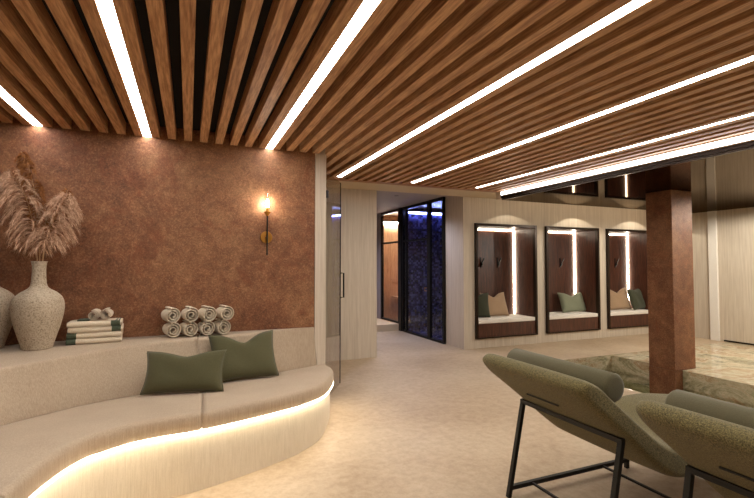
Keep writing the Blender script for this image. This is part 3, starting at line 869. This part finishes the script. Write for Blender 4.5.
# ------------------------------------------------------------------ wall sconce
sx, sy, sz = .742, YC, 1.785
t = thing('wall_sconce', (sx, sy, sz), 'brass wall sconce with slim glass cylinder on the copper wall', 'wall lamp')
def disc(bm, c, r, y0, y1, n=32):
    A_ = [bm.verts.new((c[0] + r * math.cos(2 * PI * k / n), y0, c[2] + r * math.sin(2 * PI * k / n))) for k in range(n)]
    B_ = [bm.verts.new((v.co.x, y1, v.co.z)) for v in A_]
    bm.faces.new(A_); bm.faces.new(B_)
    for k in range(n): bm.faces.new((A_[k], A_[(k + 1) % n], B_[(k + 1) % n], B_[k]))
bm = bmesh.new(); disc(bm, (sx, 0, sz), .062, sy - .022, sy - .001); bev(bm, .003, 2); mesh_obj('wall_plate', bm, M['brass'], t)
bm = bmesh.new(); tube(bm, [(sx, sy - .022, sz), (sx, sy - .075, sz)], .012, 14); mesh_obj('arm', bm, M['brass'], t)
bm = bmesh.new(); tube(bm, [(sx, sy - .075, 1.60), (sx, sy - .075, 2.035)], .0075, 12); mesh_obj('rod', bm, M['black'], t)
bm = bmesh.new(); lathe(bm, [(.008, 2.0), (.018, 2.012), (.036, 2.04), (.036, 2.046), (.02, 2.05), (.012, 2.09), (.0, 2.09)], (sx, sy - .075, 0), 24, False); mesh_obj('socket', bm, M['brass'], t)
bm = bmesh.new(); lathe(bm, [(.034, 2.048), (.034, 2.245), (.0315, 2.245), (.0315, 2.048)], (sx, sy - .075, 0), 32, False)
for f_ in list(bm.faces): f_.smooth = True
mesh_obj('lamp_shade', bm, M['glass'], t, True)
bm = bmesh.new(); lathe(bm, [(.004, 2.091), (.012, 2.10), (.016, 2.125), (.012, 2.155), (.004, 2.175), (.0005, 2.18)], (sx, sy - .075, 0), 20); mesh_obj('bulb', bm, M['bulb'], t, True)

# ------------------------------------------------------------------ loungers facing the pool
LY0, LY1 = 1.655, 2.383     # side frames of the first lounger
def lounger(label):
    yc = (LY0 + LY1) / 2
    t = thing('lounge_chair', (2.6, yc, 0), label, 'lounge chair', 'olive lounge chairs beside the pool')
    # profile (x,z): rear/underside then top side
    low = [(1.735, .895), (1.785, .825), (1.90, .735), (2.05, .618), (2.22, .478), (2.37, .375), (2.52, .335), (2.72, .352), (2.95, .385), (3.2, .385), (3.5, .335), (3.80, .29)]
    top = [(3.93, .31), (3.93, .375), (3.80, .425), (3.50, .485), (3.2, .525), (2.98, .525), (2.78, .485), (2.62, .470), (2.48, .500), (2.32, .560), (2.17, .668), (2.04, .768), (1.95, .838), (1.87, .902), (1.785, .932)]
    prof = cat([Vector((a, b, 0)) for a, b in low + top], 4, True)
    n = len(prof)
    # centre line for shrinking the ends (puffy edges)
    def centre(p):
        best = None
        m_ = [(1.83, .88), (1.95, .785), (2.1, .655), (2.27, .53), (2.42, .43), (2.6, .405), (2.8, .425), (3.0, .455), (3.2, .455), (3.5, .41), (3.88, .345)]
        for a, b in zip(m_, m_[1:]):
            a, b = Vector((a[0], a[1], 0)), Vector((b[0], b[1], 0))
            s = max(0, min(1, (p - a).dot(b - a) / (b - a).length_squared)); q = a.lerp(b, s)
            if best is None or (q - p).length < (best - p).length: best = q
        return best
    cs = [centre(p) for p in prof]
    rings = []
    ya, yb = LY0 - .045, LY1 + .045
    ee = .06
    st = []
    for k in range(8):
        a = k / 7 * PI / 2; st.append((ya + ee * (1 - math.sin(a)), .30 + .70 * math.cos(a)))
    st = st[::-1]
    st = [(y, s) for y, s in [(ya + ee * (1 - math.cos(k / 7 * PI / 2)), .45 + .55 * math.sin(k / 7 * PI / 2)) for k in range(8)]]
    mid = [(ya + ee + (yb - ya - 2 * ee) * k / 9, 1.0) for k in range(1, 9)]
    st = st + mid + [(ya + yb - y, s) for y, s in st[::-1]]
    for y, s in st:
        v = (y - yc) / (yb - yc)
        puff = 1 + .10 * (1 - v * v) * (s == 1.0)
        rings.append([Vector((c.x + (p.x - c.x) * s * puff, y, c.y + (p.y - c.y) * s * puff)) for p, c in zip(prof, cs)])
    bm = bmesh.new(); loft(bm, rings)
    uph = mesh_obj('upholstery', bm, M['boucle'], t, True)
    # bolster
    bm = bmesh.new(); bx, bz_, r = 2.022, .866, .076
    prof = [(.0, ya + .05), (.05, ya + .048), (r - .008, ya + .053), (r, ya + .065)]
    pr = prof + [(r, yb - .012), (r - .008, yb), (.05, yb + .005), (.0, yb + .003)]
    rg = []
    for rr, y in pr: rg.append([Vector((bx + max(rr, .0005) * math.cos(2 * PI * k / 32), y, bz_ + max(rr, .0005) * math.sin(2 * PI * k / 32))) for k in range(32)])
    loft(bm, rg); mesh_obj('bolster', bm, M['boucle_flat'], t, True)
    b_ = bmesh.new(); bar(b_, (1.908, 1.93, .716), (1.908, 2.18, .716), .012, .008); mesh_obj('seam_slot', b_, M['black'], uph)
    # frame: two side frames of square black tube with cross bars
    W = .026
    for y in (LY0, LY1):
        s = mesh_obj('side_rail', (lambda b: (bar(b, (1.945, y, .06), (3.02, y, .06), W), b)[1])(bmesh.new()), M['black'], t)
        for a, b in (((2.052, y, .60), (1.925, y, .001)), ((3.005, y, .405), (3.005, y, .001))):
            b_ = bmesh.new(); bar(b_, a, b, W); mesh_obj('leg', b_, M['black'], t)
    b_ = bmesh.new(); bar(b_, (2.05, LY0 - .013, .60), (2.05, LY1 + .013, .60), W); mesh_obj('back_rail', b_, M['black'], t)
    b_ = bmesh.new(); bar(b_, (3.005, LY0 + .013, .40), (3.005, LY1 - .013, .40), W); mesh_obj('front_rail', b_, M['black'], t)
    for x in (2.113, 2.752):
        b_ = bmesh.new(); bar(b_, (x, LY0 + .013, .06), (x, LY1 - .013, .06), .014); mesh_obj('cross_bar', b_, M['black'], t)
    return t
l0 = lounger('olive boucle lounge chair farther from the camera, its whole back visible')
l1 = copy_tree(l0); l1.location.y -= 1.07; l1['label'] = 'olive boucle lounge chair nearest the camera, cut off by the frame'

# ------------------------------------------------------------------ world and view
wd = bpy.data.worlds.new('world'); S.world = wd; wd.use_nodes = True
wd.node_tree.nodes['Background'].inputs[0].default_value = (.02, .018, .016, 1)
S.view_settings.view_transform = 'Standard'; S.view_settings.look = 'None'
S.view_settings.exposure = 0.9; S.view_settings.gamma = 1; S.view_settings.use_curve_mapping = False
try:
    S.cycles.use_denoising = True
    S.cycles.max_bounces = 10; S.cycles.diffuse_bounces = 5; S.cycles.transparent_max_bounces = 12
    S.cycles.sample_clamp_indirect = 6; S.cycles.caustics_reflective = False; S.cycles.caustics_refractive = False
except Exception: pass
